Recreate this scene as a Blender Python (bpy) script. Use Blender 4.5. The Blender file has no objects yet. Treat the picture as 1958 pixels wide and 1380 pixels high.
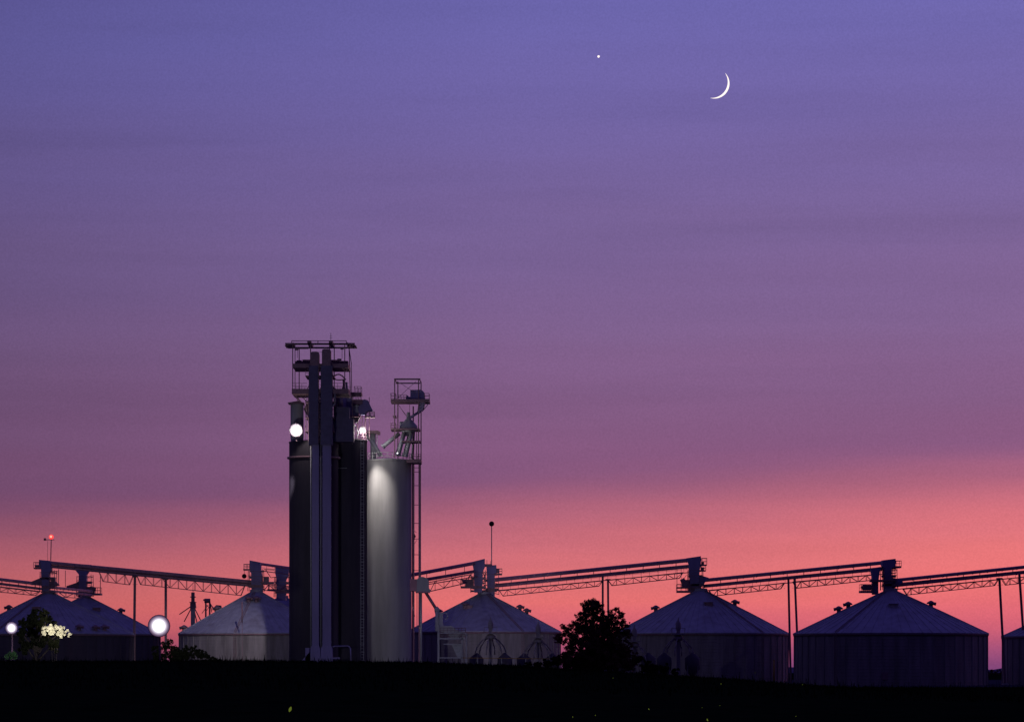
import bpy, math, random
from mathutils import Vector, Matrix
random.seed(11)
sc = bpy.context.scene
COL = sc.collection
W0, F = 1958.0, 6180.0          # photo width and focal length in photo pixels
CX, HY, ZC = 979.0, 1282.0, 2.4  # optical axis column, horizon row, eye height

def at(px, py, Y):
    return Vector(((px-CX)*Y/F, Y, ZC+(HY-py)*Y/F))

# ------------------------------------------------------------------ materials
def srgb(r, g, b):
    f = lambda c: (c/255/12.92) if c/255 <= .04045 else ((c/255+.055)/1.055)**2.4
    return (f(r), f(g), f(b), 1)

def mat(name, col, rough=.6, metal=0., var=.25, scale=.6, bump=0., streak=False, rust=0., spec=.25):
    m = bpy.data.materials.new(name); m.use_nodes = True
    n = m.node_tree.nodes; l = m.node_tree.links
    b = n['Principled BSDF']; b.inputs['Roughness'].default_value = rough
    b.inputs['Metallic'].default_value = metal; b.inputs['Specular IOR Level'].default_value = spec
    tc = n.new('ShaderNodeTexCoord'); mp = n.new('ShaderNodeMapping')
    mp.inputs['Scale'].default_value = (scale, scale, scale*(.12 if streak else 1))
    no = n.new('ShaderNodeTexNoise'); no.inputs['Scale'].default_value = 2.0
    no.inputs['Detail'].default_value = 6; no.inputs['Roughness'].default_value = .65
    l.new(tc.outputs['Object'], mp.inputs['Vector']); l.new(mp.outputs['Vector'], no.inputs['Vector'])
    cr = n.new('ShaderNodeValToRGB'); l.new(no.outputs['Fac'], cr.inputs['Fac'])
    a = [c*(1-var) for c in col[:3]]+[1]; c = [min(1, c*(1+var)) for c in col[:3]]+[1]
    cr.color_ramp.elements[0].position = .3; cr.color_ramp.elements[1].position = .7
    cr.color_ramp.elements[0].color = a; cr.color_ramp.elements[1].color = c
    out = cr.outputs['Color']
    if rust:
        n2 = n.new('ShaderNodeTexNoise'); n2.inputs['Scale'].default_value = .9; n2.inputs['Detail'].default_value = 8
        l.new(mp.outputs['Vector'], n2.inputs['Vector'])
        r2 = n.new('ShaderNodeValToRGB'); r2.color_ramp.elements[0].position = .55; r2.color_ramp.elements[1].position = .72
        r2.color_ramp.elements[1].color = (rust, rust, rust, 1)
        l.new(n2.outputs['Fac'], r2.inputs['Fac'])
        mx = n.new('ShaderNodeMix'); mx.data_type = 'RGBA'
        l.new(r2.outputs['Color'], mx.inputs['Factor']); l.new(out, mx.inputs['A'])
        mx.inputs['B'].default_value = (.10, .05, .03, 1); out = mx.outputs['Result']
    l.new(out, b.inputs['Base Color'])
    if bump:
        bp = n.new('ShaderNodeBump'); bp.inputs['Strength'].default_value = bump; bp.inputs['Distance'].default_value = .05
        l.new(no.outputs['Fac'], bp.inputs['Height']); l.new(bp.outputs['Normal'], b.inputs['Normal'])
    return m

def emis(name, col, s):
    m = bpy.data.materials.new(name); m.use_nodes = True
    n = m.node_tree.nodes; l = m.node_tree.links
    b = n['Principled BSDF']; b.inputs['Base Color'].default_value = col
    b.inputs['Emission Color'].default_value = col; b.inputs['Emission Strength'].default_value = s
    no = n.new('ShaderNodeTexNoise'); no.inputs['Scale'].default_value = 3
    mr = n.new('ShaderNodeMapRange'); mr.inputs['To Min'].default_value = s*.9; mr.inputs['To Max'].default_value = s*1.1
    l.new(no.outputs['Fac'], mr.inputs['Value']); l.new(mr.outputs['Result'], b.inputs['Emission Strength'])
    return m

M = dict(
    roof=mat('galvanised_roof_steel', (.36, .35, .42), .55, .1, .22, .35, .1, True, .25),
    wall=mat('weathered_wall_steel', (.29, .255, .27), .65, .05, .34, .4, .12, True, .35),
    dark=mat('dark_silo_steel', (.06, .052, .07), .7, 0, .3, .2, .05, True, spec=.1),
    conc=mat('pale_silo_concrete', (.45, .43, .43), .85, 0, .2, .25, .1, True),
    leg=mat('painted_elevator_steel', (.26, .22, .42), .6, 0, .14, .5, 0, True),
    dull=mat('dull_grey_metal', (.30, .26, .28), .7, 0, .3, .8, 0, True, .3),
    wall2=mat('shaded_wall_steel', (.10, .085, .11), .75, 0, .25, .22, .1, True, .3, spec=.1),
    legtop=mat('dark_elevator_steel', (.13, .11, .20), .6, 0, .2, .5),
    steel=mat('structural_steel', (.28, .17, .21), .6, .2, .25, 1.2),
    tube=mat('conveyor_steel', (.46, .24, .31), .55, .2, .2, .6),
    pale=mat('pale_painted_metal', (.5, .49, .5), .6, 0, .15, .8, 0, True, .3),
    spout=mat('galvanised_spout', (.36, .36, .40), .5, .2, .18, 1.0),
    bark=mat('bark', (.06, .045, .035), .9, 0, .3, 2, .4),
    leaf=mat('dark_foliage', (.11, .048, .036), .9, 0, .45, 1.2, spec=.05),
    leafd=mat('black_green_foliage', (.018, .02, .010), .95, 0, .4, 1.2, spec=0),
    leaf2=mat('pale_foliage', (.34, .31, .22), .8, 0, .4, 1.5),
    yellow=mat('yellow_paint', (.35, .20, .05), .6, 0, .2, 1),
    lens=emis('lit_lamp_lens', (1, .97, 1, 1), 9.0),
    lensw=emis('warm_lamp_lens', (1, .93, .90, 1), 9.0),
    red=emis('red_beacon_glass', (1, .05, .05, 1), 1.3),
    redcore=emis('red_beacon_bulb', (1, .32, .22, 1), 1.6),
    bee=emis('firefly_light', (.40, .52, .05, 1), .22),
    moon=emis('moonlight', (1, .88, .80, 1), 1.25),
    black=mat('black_ball', (.03, .012, .02), .7, 0, .2, 1),
)

# ------------------------------------------------------------------ mesh builder (world metres)
SPLIT = {'platform','trough_post','transition','beam','post','brace','duct','crane_beam','roof_beam','chute','hood','drive_motor','cover'}-{'drive_motor','hood','cover'}
class MB:
    def __init__(s): s.v = []; s.f = []; s.sm = []; s.cut = []
    def add(s, vs, fs, smooth=False):
        s.cut.append((len(s.v), len(s.f))); o = len(s.v); s.v += [tuple(v) for v in vs]
        s.f += [tuple(i+o for i in f) for f in fs]; s.sm += [smooth]*len(fs); return s
    def box(s, x0, x1, y0, y1, z0, z1):
        vs = [(x, y, z) for x in (x0, x1) for y in (y0, y1) for z in (z0, z1)]
        return s.add(vs, [(0,1,3,2),(4,6,7,5),(0,4,5,1),(2,3,7,6),(0,2,6,4),(1,5,7,3)])
    def tube(s, a, b, r, r2=None, n=8, caps=True):
        a = Vector(a); b = Vector(b); r2 = r if r2 is None else r2
        d = (b-a).normalized(); u = d.orthogonal().normalized(); w = d.cross(u)
        off = math.pi/n
        if abs(d.z) < .9:                       # keep square bars upright
            w = Vector((0,0,1)) - d*d.z; w.normalize(); u = w.cross(d)
        else:
            u = Vector((1,0,0)); w = d.cross(u).normalized(); u = w.cross(d)
        vs = []
        for p, rr in ((a, r), (b, r2)):
            for i in range(n):
                t = off+2*math.pi*i/n; vs.append(p+(u*math.cos(t)+w*math.sin(t))*rr)
        fs = [(i, (i+1)%n, n+(i+1)%n, n+i) for i in range(n)]
        if caps: fs += [tuple(range(n-1,-1,-1)), tuple(range(n, 2*n))]
        return s.add(vs, fs, n > 6)
    def bar(s, a, b, w): return s.tube(a, b, w*.7071, n=4)
    def path(s, pts, r, n=8):
        for i in range(len(pts)-1): s.tube(pts[i], pts[i+1], r, n=n)
        return s
    def lathe(s, c, prof, n=48, a0=0, a1=2*math.pi, smooth=True):
        full = abs(a1-a0-2*math.pi) < 1e-4; k = n if full else n+1
        vs = [(c[0]+r*math.cos(a0+(a1-a0)*i/n), c[1]+r*math.sin(a0+(a1-a0)*i/n), z) for r, z in prof for i in range(k)]
        fs = []
        for j in range(len(prof)-1):
            for i in range(n):
                i2 = (i+1) % k; fs.append((j*k+i, j*k+i2, (j+1)*k+i2, (j+1)*k+i))
        return s.add(vs, fs, smooth)
    def sphere(s, c, r, n=14, m=9, sq=(1,1,1)):
        vs = []; fs = []
        for j in range(m+1):
            t = math.pi*j/m
            for i in range(n):
                p = 2*math.pi*i/n
                vs.append((c[0]+r*sq[0]*math.sin(t)*math.cos(p), c[1]+r*sq[1]*math.sin(t)*math.sin(p), c[2]+r*sq[2]*math.cos(t)))
        for j in range(m):
            for i in range(n): fs.append((j*n+i, (j+1)*n+i, (j+1)*n+(i+1)%n, j*n+(i+1)%n))
        return s.add(vs, fs, True)
    def prism(s, pts, y0, y1):                   # pts = [(x,z)..] extruded along Y
        n = len(pts); vs = [(x, y0, z) for x, z in pts]+[(x, y1, z) for x, z in pts]
        fs = [tuple(range(n)), tuple(range(2*n-1, n-1, -1))]+[(i, n+i, n+(i+1)%n, (i+1)%n) for i in range(n)]
        return s.add(vs, fs)
    def build(s, name, m, parent=None, origin=None):
        if name in SPLIT and len(s.cut) > 1:
            r_ = None
            cuts = s.cut+[(len(s.v), len(s.f))]
            for (a, b), (c, d) in zip(cuts, cuts[1:]):
                q = MB(); q.v = s.v[a:c]; q.f = [tuple(i-a for i in f) for f in s.f[b:d]]; q.sm = s.sm[b:d]; q.cut = [(0,0)]
                r_ = q.build(name, m, parent, origin)
            return r_
        o = origin if origin is not None else (base_of(parent) if parent else Vector((0,0,0)))
        me = bpy.data.meshes.new(name)
        me.from_pydata([(v[0]-o[0], v[1]-o[1], v[2]-o[2]) for v in s.v], [], s.f)
        me.polygons.foreach_set('use_smooth', s.sm); me.validate(); me.update()
        me.materials.append(m)
        ob = bpy.data.objects.new(name, me); COL.objects.link(ob)
        if parent: ob.parent = parent
        else: ob.location = o
        return ob

def base_of(o):
    b = Vector((0,0,0))
    while o is not None: b += o.location; o = o.parent
    return b
def tag(o, label=None, cat=None, group=None, kind=None):
    if label: o['label'] = label
    if cat: o['category'] = cat
    if group: o['group'] = group
    if kind: o['kind'] = kind
    return o
def thing(name, label, cat, loc, group=None):
    o = bpy.data.objects.new(name, None); o.empty_display_size = .5
    COL.objects.link(o); o.location = loc
    return tag(o, label, cat, group)
def copy_tree(o, parent=None):
    c = o.copy(); COL.objects.link(c); c.parent = parent
    for ch in list(o.children): copy_tree(ch, c)
    return c

# drawing by photo pixel at a real depth Y ------------------------------------
class D(MB):
    def __init__(s, Y): super().__init__(); s.Y = Y; s.k = Y/F
    def B(s, x0, y0, x1, y1, d=1., dy=0.):       # box, d deep, centred dy behind Y
        a = at(min(x0,x1), max(y0,y1), s.Y); b = at(max(x0,x1), min(y0,y1), s.Y)
        s.box(a.x, b.x, s.Y+dy-d/2, s.Y+dy+d/2, a.z, b.z); return s
    def L(s, x0, y0, x1, y1, w=1.5, dy=0., dy2=None):
        a = at(x0,y0,s.Y); b = at(x1,y1,s.Y); a.y += dy; b.y += dy if dy2 is None else dy2
        s.bar(a, b, w*s.k); return s
    def T(s, x0, y0, x1, y1, w, dy=0., w2=None, n=12, dy2=None):
        a = at(x0,y0,s.Y); b = at(x1,y1,s.Y); a.y += dy; b.y += dy if dy2 is None else dy2
        s.tube(a, b, w*s.k/2, (w2*s.k/2 if w2 is not None else None), n=n); return s
    def P(s, pts, w, dy=0., n=10):
        q = [at(x,y,s.Y)+Vector((0,dy,0)) for x,y in pts]; s.path(q, w*s.k/2, n); return s
    def Q(s, pts, d=1., dy=0.):
        q = [at(x,y,s.Y) for x,y in pts]; s.prism([(p.x,p.z) for p in q], s.Y+dy-d/2, s.Y+dy+d/2); return s
    def S(s, x, y, r, dy=0., sq=(1,1,1)):
        p = at(x,y,s.Y); s.sphere((p.x, p.y+dy, p.z), r*s.k, sq=sq); return s
    def C(s, x, prof, dy=0., n=32):              # lathe: prof [(r_px, y_px)] top first or any
        p = at(x,HY,s.Y); s.lathe((p.x, s.Y+dy), [(r*s.k, at(x,y,s.Y).z) for r,y in prof], n); return s

# ------------------------------------------------------------------ terrain
CREST = [(-4000,1262),(0,1262),(300,1262),(400,1260),(800,1264),(1000,1271),(1100,1278),(1250,1287),(1400,1296),(1500,1305),(1600,1312),(6000,1312)]
def interp(t, x):
    if x <= t[0][0]: return t[0][1]
    for (a,b),(c,d) in zip(t, t[1:]):
        if x <= c: return b+(d-b)*(x-a)/(c-a)
    return t[-1][1]
def sstep(a, b, x):
    t = max(0, min(1, (x-a)/(b-a))); return t*t*(3-2*t)
def ground_z(x, y):
    px = CX + x*F/300
    zc = ZC+(HY-interp(CREST, px))*300/F - .22
    if abs(x) > 170: zc += (-.3-zc)*sstep(170, 400, abs(x))
    near = .75
    if y < 300: z = near+(zc-near)*sstep(60, 300, y)
    else: z = zc*(1-sstep(300, 440, y))+(0)*sstep(300, 440, y)
    return z+.05*math.sin(x*.35+1.3*math.sin(y*.11))*math.sin(y*.21)*(1-sstep(400,440,y))*sstep(20,80,y)
xs = [-6000,-3000,-1500,-800,-500,-350]+[-260+i*13 for i in range(5)]+[-195+i*3 for i in range(131)]+[208+i*13 for i in range(5)]+[350,500,800,1500,3000,6000]
ys = [-200,-80,-30]+[i*6 for i in range(0,40)]+[240+i*3 for i in range(0,72)]+[460,480,520,560,600,660,720,800,1000,1500,2500,4500,9000]
g = MB(); nx = len(xs)
g.add([(x,y,ground_z(x,y)) for y in ys for x in xs],
      [(j*nx+i, j*nx+i+1, (j+1)*nx+i+1, (j+1)*nx+i) for j in range(len(ys)-1) for i in range(nx-1)], True)
gm = mat('field_soil_and_crop', (.010, .018, .008), 1, 0, .5, .35, .3, spec=0)
tag(g.build('ground', gm), kind='structure')
g = MB()
n = 60
g.add([(-260+ (520*i/n), y + (6*math.sin(i*.7) if y < 600 else 0), .035) for y in (462, 860) for i in range(n+1)],
      [(i, i+1, n+1+i+1, n+1+i) for i in range(n)])
tag(g.build('gravel_yard', mat('gravel', (.06, .055, .075), 1, 0, .35, 1.5, .3, spec=0)), kind='structure')
# far wooded rise on the horizon
g = MB(); pts = []
for i in range(241):
    x = -1600+i*(3200/240); h = 4.5+2.2*math.sin(i*.31)+1.4*math.sin(i*.83+1)+random.uniform(-.5,.5)
    pts.append((x, h))
vs = []; fs = []
for x, h in pts: vs += [(x, 3900, -2), (x, 3950+random.uniform(-20,20), h), (x, 4200, -2)]
for i in range(240):
    a = i*3; fs += [(a, a+3, a+4, a+1), (a+1, a+4, a+5, a+2)]
g.add(vs, fs, True)
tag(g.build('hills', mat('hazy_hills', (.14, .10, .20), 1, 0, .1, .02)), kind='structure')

# crop plants on the near rise: nobody could count them
g = MB()
for i in range(26000):
    px = random.uniform(-40, 2000); Y = random.choice((random.gauss(298, 10), random.uniform(150, 330)))
    x = (px-CX)*Y/F; z = ground_z(x, Y)-.03
    h = random.uniform(.12, .34)*(random.uniform(1.3,3.0) if random.random() < .07 else 1); a = random.uniform(0, math.pi); w = random.uniform(.02, .05)
    lx, ly = random.uniform(-.12,.12), random.uniform(-.12,.12)
    g.add([(x-w*math.cos(a), Y-w*math.sin(a), z), (x+w*math.cos(a), Y+w*math.sin(a), z), (x+lx*.4+w*.8, Y+ly*.4, z+h*.6), (x+lx, Y+ly, z+h)], [(0,1,2),(0,2,3)])
tag(g.build('field_crop', mat('crop_leaves', (.010, .019, .007), 1, 0, .4, 2, spec=0)), 'dark low field crop covering the near rise', 'crop', kind='stuff')

# ------------------------------------------------------------------ grain bins
BINS = {}
def ladder_mb(m, p0, p1, off, w=.45, step=.45, t=.05):
    p0 = Vector(p0); p1 = Vector(p1); u = Vector(off).normalized()*w/2
    m.bar(p0-u, p1-u, t*1.4); m.bar(p0+u, p1+u, t*1.4)
    n = max(1, int((p1-p0).length/step))
    for i in range(n+1):
        q = p0.lerp(p1, i/n); m.bar(q-u, q+u, t)
    return m
def grain_bin(key, label, cx, rp, ey, py, Y, vents, hatch=None, ladder=True):
    c = at(cx, HY, Y); R = rp*Y/F; ze = at(cx, ey, Y).z; zt = at(cx, py, Y).z; rt = 1.15
    t = thing('grain_bin', label, 'grain bin', (c.x, Y, 0), 'low round steel grain bins with conical roofs')
    m = MB(); prof = []
    rings = 8
    m.lathe((c.x, Y), [(R-.02, 0), (R-.02, ze)], 96)
    for i in range(1, rings*2):
        z1 = ze*i/rings/2; m.lathe((c.x, Y), [(R-.02, z1-.02), (R+.015, z1), (R-.02, z1+.02)], 96, smooth=False)
    for i in range(48):
        a = 2*math.pi*(i+.5)/48; x = c.x+(R+.03)*math.cos(a); y = Y+(R+.03)*math.sin(a)
        m.bar((x, y, 0), (x, y, ze-.1), .09)
    m.build('wall', M['wall2' if key in 'AB' else 'wall'], t)  # A and B: darker copy of the wall steel, shade put into its colour
    m = MB(); nseg = 60
    m.lathe((c.x, Y), [(R+.22, ze-.12), (R+.22, ze), (R*.5+rt*.5+.12, (ze+zt)/2+.06), (rt, zt), (rt, zt+.5)], nseg, smooth=False)
    for i in range(nseg):
        a = 2*math.pi*i/nseg
        m.bar((c.x+(R+.2)*math.cos(a), Y+(R+.2)*math.sin(a), ze+.03), (c.x+(R*.5+rt*.5+.1)*math.cos(a), Y+(R*.5+rt*.5+.1)*math.sin(a), (ze+zt)/2+.1), .07)
        m.bar((c.x+(R*.5+rt*.5+.1)*math.cos(a), Y+(R*.5+rt*.5+.1)*math.sin(a), (ze+zt)/2+.1), (c.x+rt*math.cos(a), Y+rt*math.sin(a), zt+.03), .06)
    rf = m.build('roof', M['roof'], t)
    m = MB(); m.lathe((c.x, Y), [(R+.05, ze-.42), (R+.16, ze-.40), (R+.16, ze-.15), (R+.05, ze-.12)], 72)
    m.build('eave_ring', M['steel'], t)
    def surf(rr, a):                              # point on the roof
        return Vector((c.x+rr*math.cos(a), Y+rr*math.sin(a), ze+(zt-ze)*(R-rr)/(R-rt)))
    def vent(p, side):
        m = MB(); h = .95
        m.tube(p-Vector((0,0,.35)), p+Vector((0,0,h*.55)), .36, n=10)
        q = p+Vector((0,0,h*.55))
        m.lathe((q.x, q.y), [(.36, q.z), (.72, q.z+.05), (.68, q.z+.25), (.2, q.z+.55), (.02, q.z+.6)], 10)
        m.tube(q+Vector((side*.2,0,.12)), q+Vector((side*.85,0,.0)), .24, .3, n=8)
        m.build('roof_vent', M['steel'], t)
    for v in vents:
        if v[0] == 's':                           # on the skyline, at photo column v[1]
            x = (v[1]-CX)*Y/F-c.x; vent(surf(abs(x), 0 if x > 0 else math.pi), 1 if x > 0 else -1)
        else: vent(surf(v[1]*R, math.radians(v[2])), 1)
    if hatch:
        p = surf(hatch[0]*R, math.radians(hatch[1])); m = MB()
        m.box(p.x-.7, p.x+.7, p.y-.6, p.y+.5, p.z-.3, p.z+.38)
        h = m.build('roof_hatch', M['pale'] if hatch[2] else M['steel'], t)
        m = MB(); m.prism([(p.x-.85, p.z+.38), (p.x+.85, p.z+.38), (p.x+.85, p.z+.46), (p.x-.85, p.z+.46)], p.y-.8, p.y+.5); m.build('hatch_lid', M['steel'], h)
    if ladder:
        a = math.radians(ladder if ladder is not True else -82)
        m = MB(); q = Vector((c.x+(R+.18)*math.cos(a), Y+(R+.18)*math.sin(a), 0))
        off = Vector((-math.sin(a), math.cos(a), 0))
        ladder_mb(m, q, q+Vector((0,0,ze)), off)
        e = surf(R+.1, a)+Vector((0,0,.2)); f = surf(rt+.2, a)+Vector((0,0,.2)); ladder_mb(m, e, f, off, .42)
        m.build('ladder', M['steel'], t)
    # wall door
    a = math.radians(-100); q = Vector((c.x+(R+.03)*math.cos(a), Y+(R+.03)*math.sin(a), 0)); m = MB()
    m.box(q.x-.5, q.x+.5, q.y-.08, q.y+.2, 1.0, 2.2); m.build('door', M['steel'], t)
    BINS[key] = (c.x, Y, R, ze, zt)
    return t
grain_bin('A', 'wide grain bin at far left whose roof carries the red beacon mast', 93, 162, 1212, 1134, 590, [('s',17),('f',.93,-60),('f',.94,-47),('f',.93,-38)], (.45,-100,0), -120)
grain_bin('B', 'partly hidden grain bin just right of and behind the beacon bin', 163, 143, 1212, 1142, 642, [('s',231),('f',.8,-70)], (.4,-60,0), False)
grain_bin('M', 'floodlit grain bin left of the tall dark silos, right half in shadow', 490, 147, 1211, 1132, 595, [('s',415),('s',352),('f',.3,-105),('f',.3,-85)], None, -101)
grain_bin('N', 'grain bin mostly hidden behind the tall dark silos', 540, 135, 1212, 1143, 642, [], None, False)
grain_bin('C', 'grain bin right of the pale silo under the dark ball mast', 925, 147, 1208, 1136, 602, [('s',840),('s',994),('s',1007),('f',.42,-125)], (.42,-118,0), -60)
grain_bin('D', 'grain bin right of the large dark tree, small spout tower before it', 1340, 167, 1211, 1130, 570, [('s',1254),('s',1405)], (.38,-80,0), -50)
grain_bin('E', 'largest fully visible grain bin, second from the right edge', 1703, 184, 1211, 1130, 540, [('s',1604),('s',1622),('s',1780)], (.42,-93,1), -130)
grain_bin('F', 'grain bin cut off by the right edge of the photo', 2095, 177, 1216, 1142, 560, [('s',1990)], None, -140)

# ------------------------------------------------------------------ conveyors
def lerp(a, b, t): return a+(b-a)*t
def conveyor(label, x0, Y0, x1, Y1, tubes, walk=None, truss=None, panel=15.5, rails=True, sup=()):
    """x in photo columns at depths Y0..Y1; each tube = (y0,y1,thickness); walk=(y0,y1); truss=[(xa,xb,top y at x0/x1, bottom..)]"""
    mid = at((x0+x1)/2, HY, (Y0+Y1)/2)
    t = thing('conveyor', label, 'conveyor', (mid.x, mid.y, 0), 'covered conveyors running over the grain bins')
    def p(x, y, dy=0.):
        s = (x-x0)/(x1-x0); Y = lerp(Y0, Y1, s)
        q = at(x, y, Y); q.y += dy; return q
    k = (Y0+Y1)/2/F
    for i, (a, b, th) in enumerate(tubes):
        m = MB(); hy = th*k/2; dy = 0 if i == 0 else .2
        A = p(x0, a, dy); Bp = p(x1, b, dy)
        # U-trough: rectangular body with a peaked lid and joints
        w = .45; vs = []
        prof = [(-w,-hy),(w,-hy),(w,hy*.45),(0,hy),(-w,hy*.45)]
        for P_ in (A, Bp): vs += [(P_.x, P_.y+d, P_.z+z) for d, z in prof]
        m.add(vs, [tuple(range(5)), tuple(range(9,4,-1))]+[(j,5+j,5+(j+1)%5,(j+1)%5) for j in range(5)])
        nj = int((Bp-A).length/3.0)
        for j in range(nj+1):
            q = A.lerp(Bp, j/nj); m.box(q.x-.05, q.x+.05, q.y-w-.06, q.y+w+.06, q.z-hy-.05, q.z+hy*.6)
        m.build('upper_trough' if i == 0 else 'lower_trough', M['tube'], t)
    npan = max(2, int(abs(x1-x0)/panel))
    if len(tubes) > 1:
        m = MB()
        for j in range(0, npan+1, 2):
            x = lerp(x0, x1, j/npan); s = j/npan
            m.bar(p(x, lerp(tubes[0][0], tubes[0][1], s)), p(x, lerp(tubes[1][0], tubes[1][1], s)), .11)
        m.build('trough_post', M['steel'], t)
    if walk:
        m = MB()
        A = p(x0, walk[0], -.6); Bp = p(x1, walk[1], -.6); d = Vector((0,.45,0)); u = Vector((0,0,.07))
        m.add([A-d-u, A+d-u, A+d+u, A-d+u, Bp-d-u, Bp+d-u, Bp+d+u, Bp-d+u], [(0,1,2,3),(7,6,5,4),(0,4,5,1),(1,5,6,2),(2,6,7,3),(3,7,4,0)])
        m.build('walkway', M['steel'], t)
        if rails:
            m = MB(); H = Vector((0,0,1.05))
            for yy in (-1.05,):
                A2 = p(x0, walk[0], yy); B2 = p(x1, walk[1], yy)
                m.bar(A2+H, B2+H, .055); m.bar(A2+H*.55, B2+H*.55, .045)
                for j in range(npan+1):
                    q = A2.lerp(B2, j/npan); m.bar(q-Vector((0,0,.05)), q+H, .05)
            m.build('handrail', M['steel'], t)
    for (xa, xb, ta, tb, ba, bb) in (truss or []):
        m = MB()
        for dy in (-.7, .5):
            n_ = max(2, int(round(abs(xb-xa)/panel)))
            tp = [p(lerp(xa,xb,i/n_), lerp(ta,tb,i/n_), dy) for i in range(n_+1)]
            bt = [p(lerp(xa,xb,i/n_), lerp(ba,bb,i/n_), dy) for i in range(n_+1)]
            bt[0] = p(lerp(xa,xb,.45/n_), ba, dy); bt[-1] = p(lerp(xa,xb,1-.45/n_), bb, dy)
            m.bar(tp[0], tp[-1], .11); m.bar(bt[0], bt[-1], .12)
            m.bar(tp[0], bt[0], .09); m.bar(tp[-1], bt[-1], .09)
            for i in range(1, n_): m.bar(tp[i], bt[i], .07)
            for i in range(n_): m.bar(tp[i] if i % 2 else bt[i], bt[i+1] if i % 2 else tp[i+1], .06)
        for i in range(n_+1):
            x = lerp(xa,xb,i/n_); m.bar(p(x, lerp(ba,bb,i/n_)-.5, -.7), p(x, lerp(ba,bb,i/n_)-.5, .5), .06)
        m.build('truss', M['steel'], t)
    return t

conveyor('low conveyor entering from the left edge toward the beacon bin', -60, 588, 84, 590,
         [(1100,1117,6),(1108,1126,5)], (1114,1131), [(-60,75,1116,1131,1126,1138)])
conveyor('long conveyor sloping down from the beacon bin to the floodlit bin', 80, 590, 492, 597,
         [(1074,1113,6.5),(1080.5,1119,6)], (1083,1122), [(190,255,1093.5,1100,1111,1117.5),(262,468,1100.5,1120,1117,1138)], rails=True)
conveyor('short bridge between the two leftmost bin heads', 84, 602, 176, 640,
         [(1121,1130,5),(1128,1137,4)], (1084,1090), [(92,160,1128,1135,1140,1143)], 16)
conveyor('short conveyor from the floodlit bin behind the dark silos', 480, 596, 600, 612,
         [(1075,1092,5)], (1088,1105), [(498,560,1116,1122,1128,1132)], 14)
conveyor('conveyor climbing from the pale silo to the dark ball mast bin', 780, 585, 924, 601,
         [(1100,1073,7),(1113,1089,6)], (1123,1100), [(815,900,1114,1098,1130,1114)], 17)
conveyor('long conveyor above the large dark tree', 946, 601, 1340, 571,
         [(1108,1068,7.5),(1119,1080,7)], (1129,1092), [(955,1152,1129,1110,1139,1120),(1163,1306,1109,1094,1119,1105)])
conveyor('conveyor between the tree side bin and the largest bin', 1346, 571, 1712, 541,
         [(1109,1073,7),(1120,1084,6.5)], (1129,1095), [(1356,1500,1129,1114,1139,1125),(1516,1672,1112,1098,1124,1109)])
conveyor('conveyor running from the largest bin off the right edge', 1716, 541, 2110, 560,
         [(1108.5,1068,6.5),(1118,1078,7)], (1126,1088), [(1727,1908,1126,1108,1137,1119),(1916,2080,1107,1091,1118,1102)])

# support columns under the conveyors
def column(label, x0, y0, x1, y1, Y, w, lean_mat='steel', group='columns holding up the conveyors'):
    a = at(x0, y0, Y); b = at(x1, y1, Y); b2 = Vector((b.x, Y, 0)) if b.z > 0 else b
    if b.z > 0:                                   # carry the line on to the ground
        s = (a.z)/(a.z-b.z); b2 = a+(b-a)*s
    t = thing('support_column', label, 'column', (b2.x, Y, 0), group)
    k = Y/F; h = w*k/2
    m = MB(); up = Vector((0,0,1))
    for sx in (-1, 1):
        m.bar(a+Vector((sx*h*.7,0,0)), b2+Vector((sx*h*.7,0,.05)), .13)
    n_ = 9
    for i in range(n_):
        p = a.lerp(b2, i/n_); q = a.lerp(b2, (i+1)/n_); s = 1 if i % 2 else -1
        m.bar(p+Vector((s*h*.7,0,0)), q+Vector((-s*h*.7,0,0)), .06)
    m.bar(a, b2, w*k*.55)
    m.build('shaft', M[lean_mat], t)
    m = MB(); m.box(b2.x-.5, b2.x+.5, Y-.5, Y+.5, 0, .3); m.build('footing', M['conc'], t)
    m = MB(); m.box(a.x-.45, a.x+.45, Y-.7, Y+.7, a.z-.1, a.z+.15); m.build('cap_plate', M['steel'], t)
column('conveyor column left of the brightest lamp', 258, 1102, 257, 1190, 593, 5)
column('conveyor column directly above the brightest lamp', 317, 1107, 317, 1190, 594, 5)
column('left of the twin columns above the large dark tree', 1152.5, 1098, 1152.5, 1170, 586, 3.6)
column('right of the twin columns above the large dark tree', 1162.5, 1108, 1163, 1170, 582, 3.6)
column('long leaning column in the gap beside the largest bin', 1507.5, 1106, 1512, 1303, 555, 3.8)
column('column rising behind the left eave of the largest bin', 1519.5, 1102, 1524, 1208, 575, 4)
column('leaning column left of the bin cut by the right edge', 1911, 1106, 1921, 1290, 551, 4.5)
column('column before the roof at the right edge', 1949, 1096, 1957, 1215, 556, 4.5)

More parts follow.
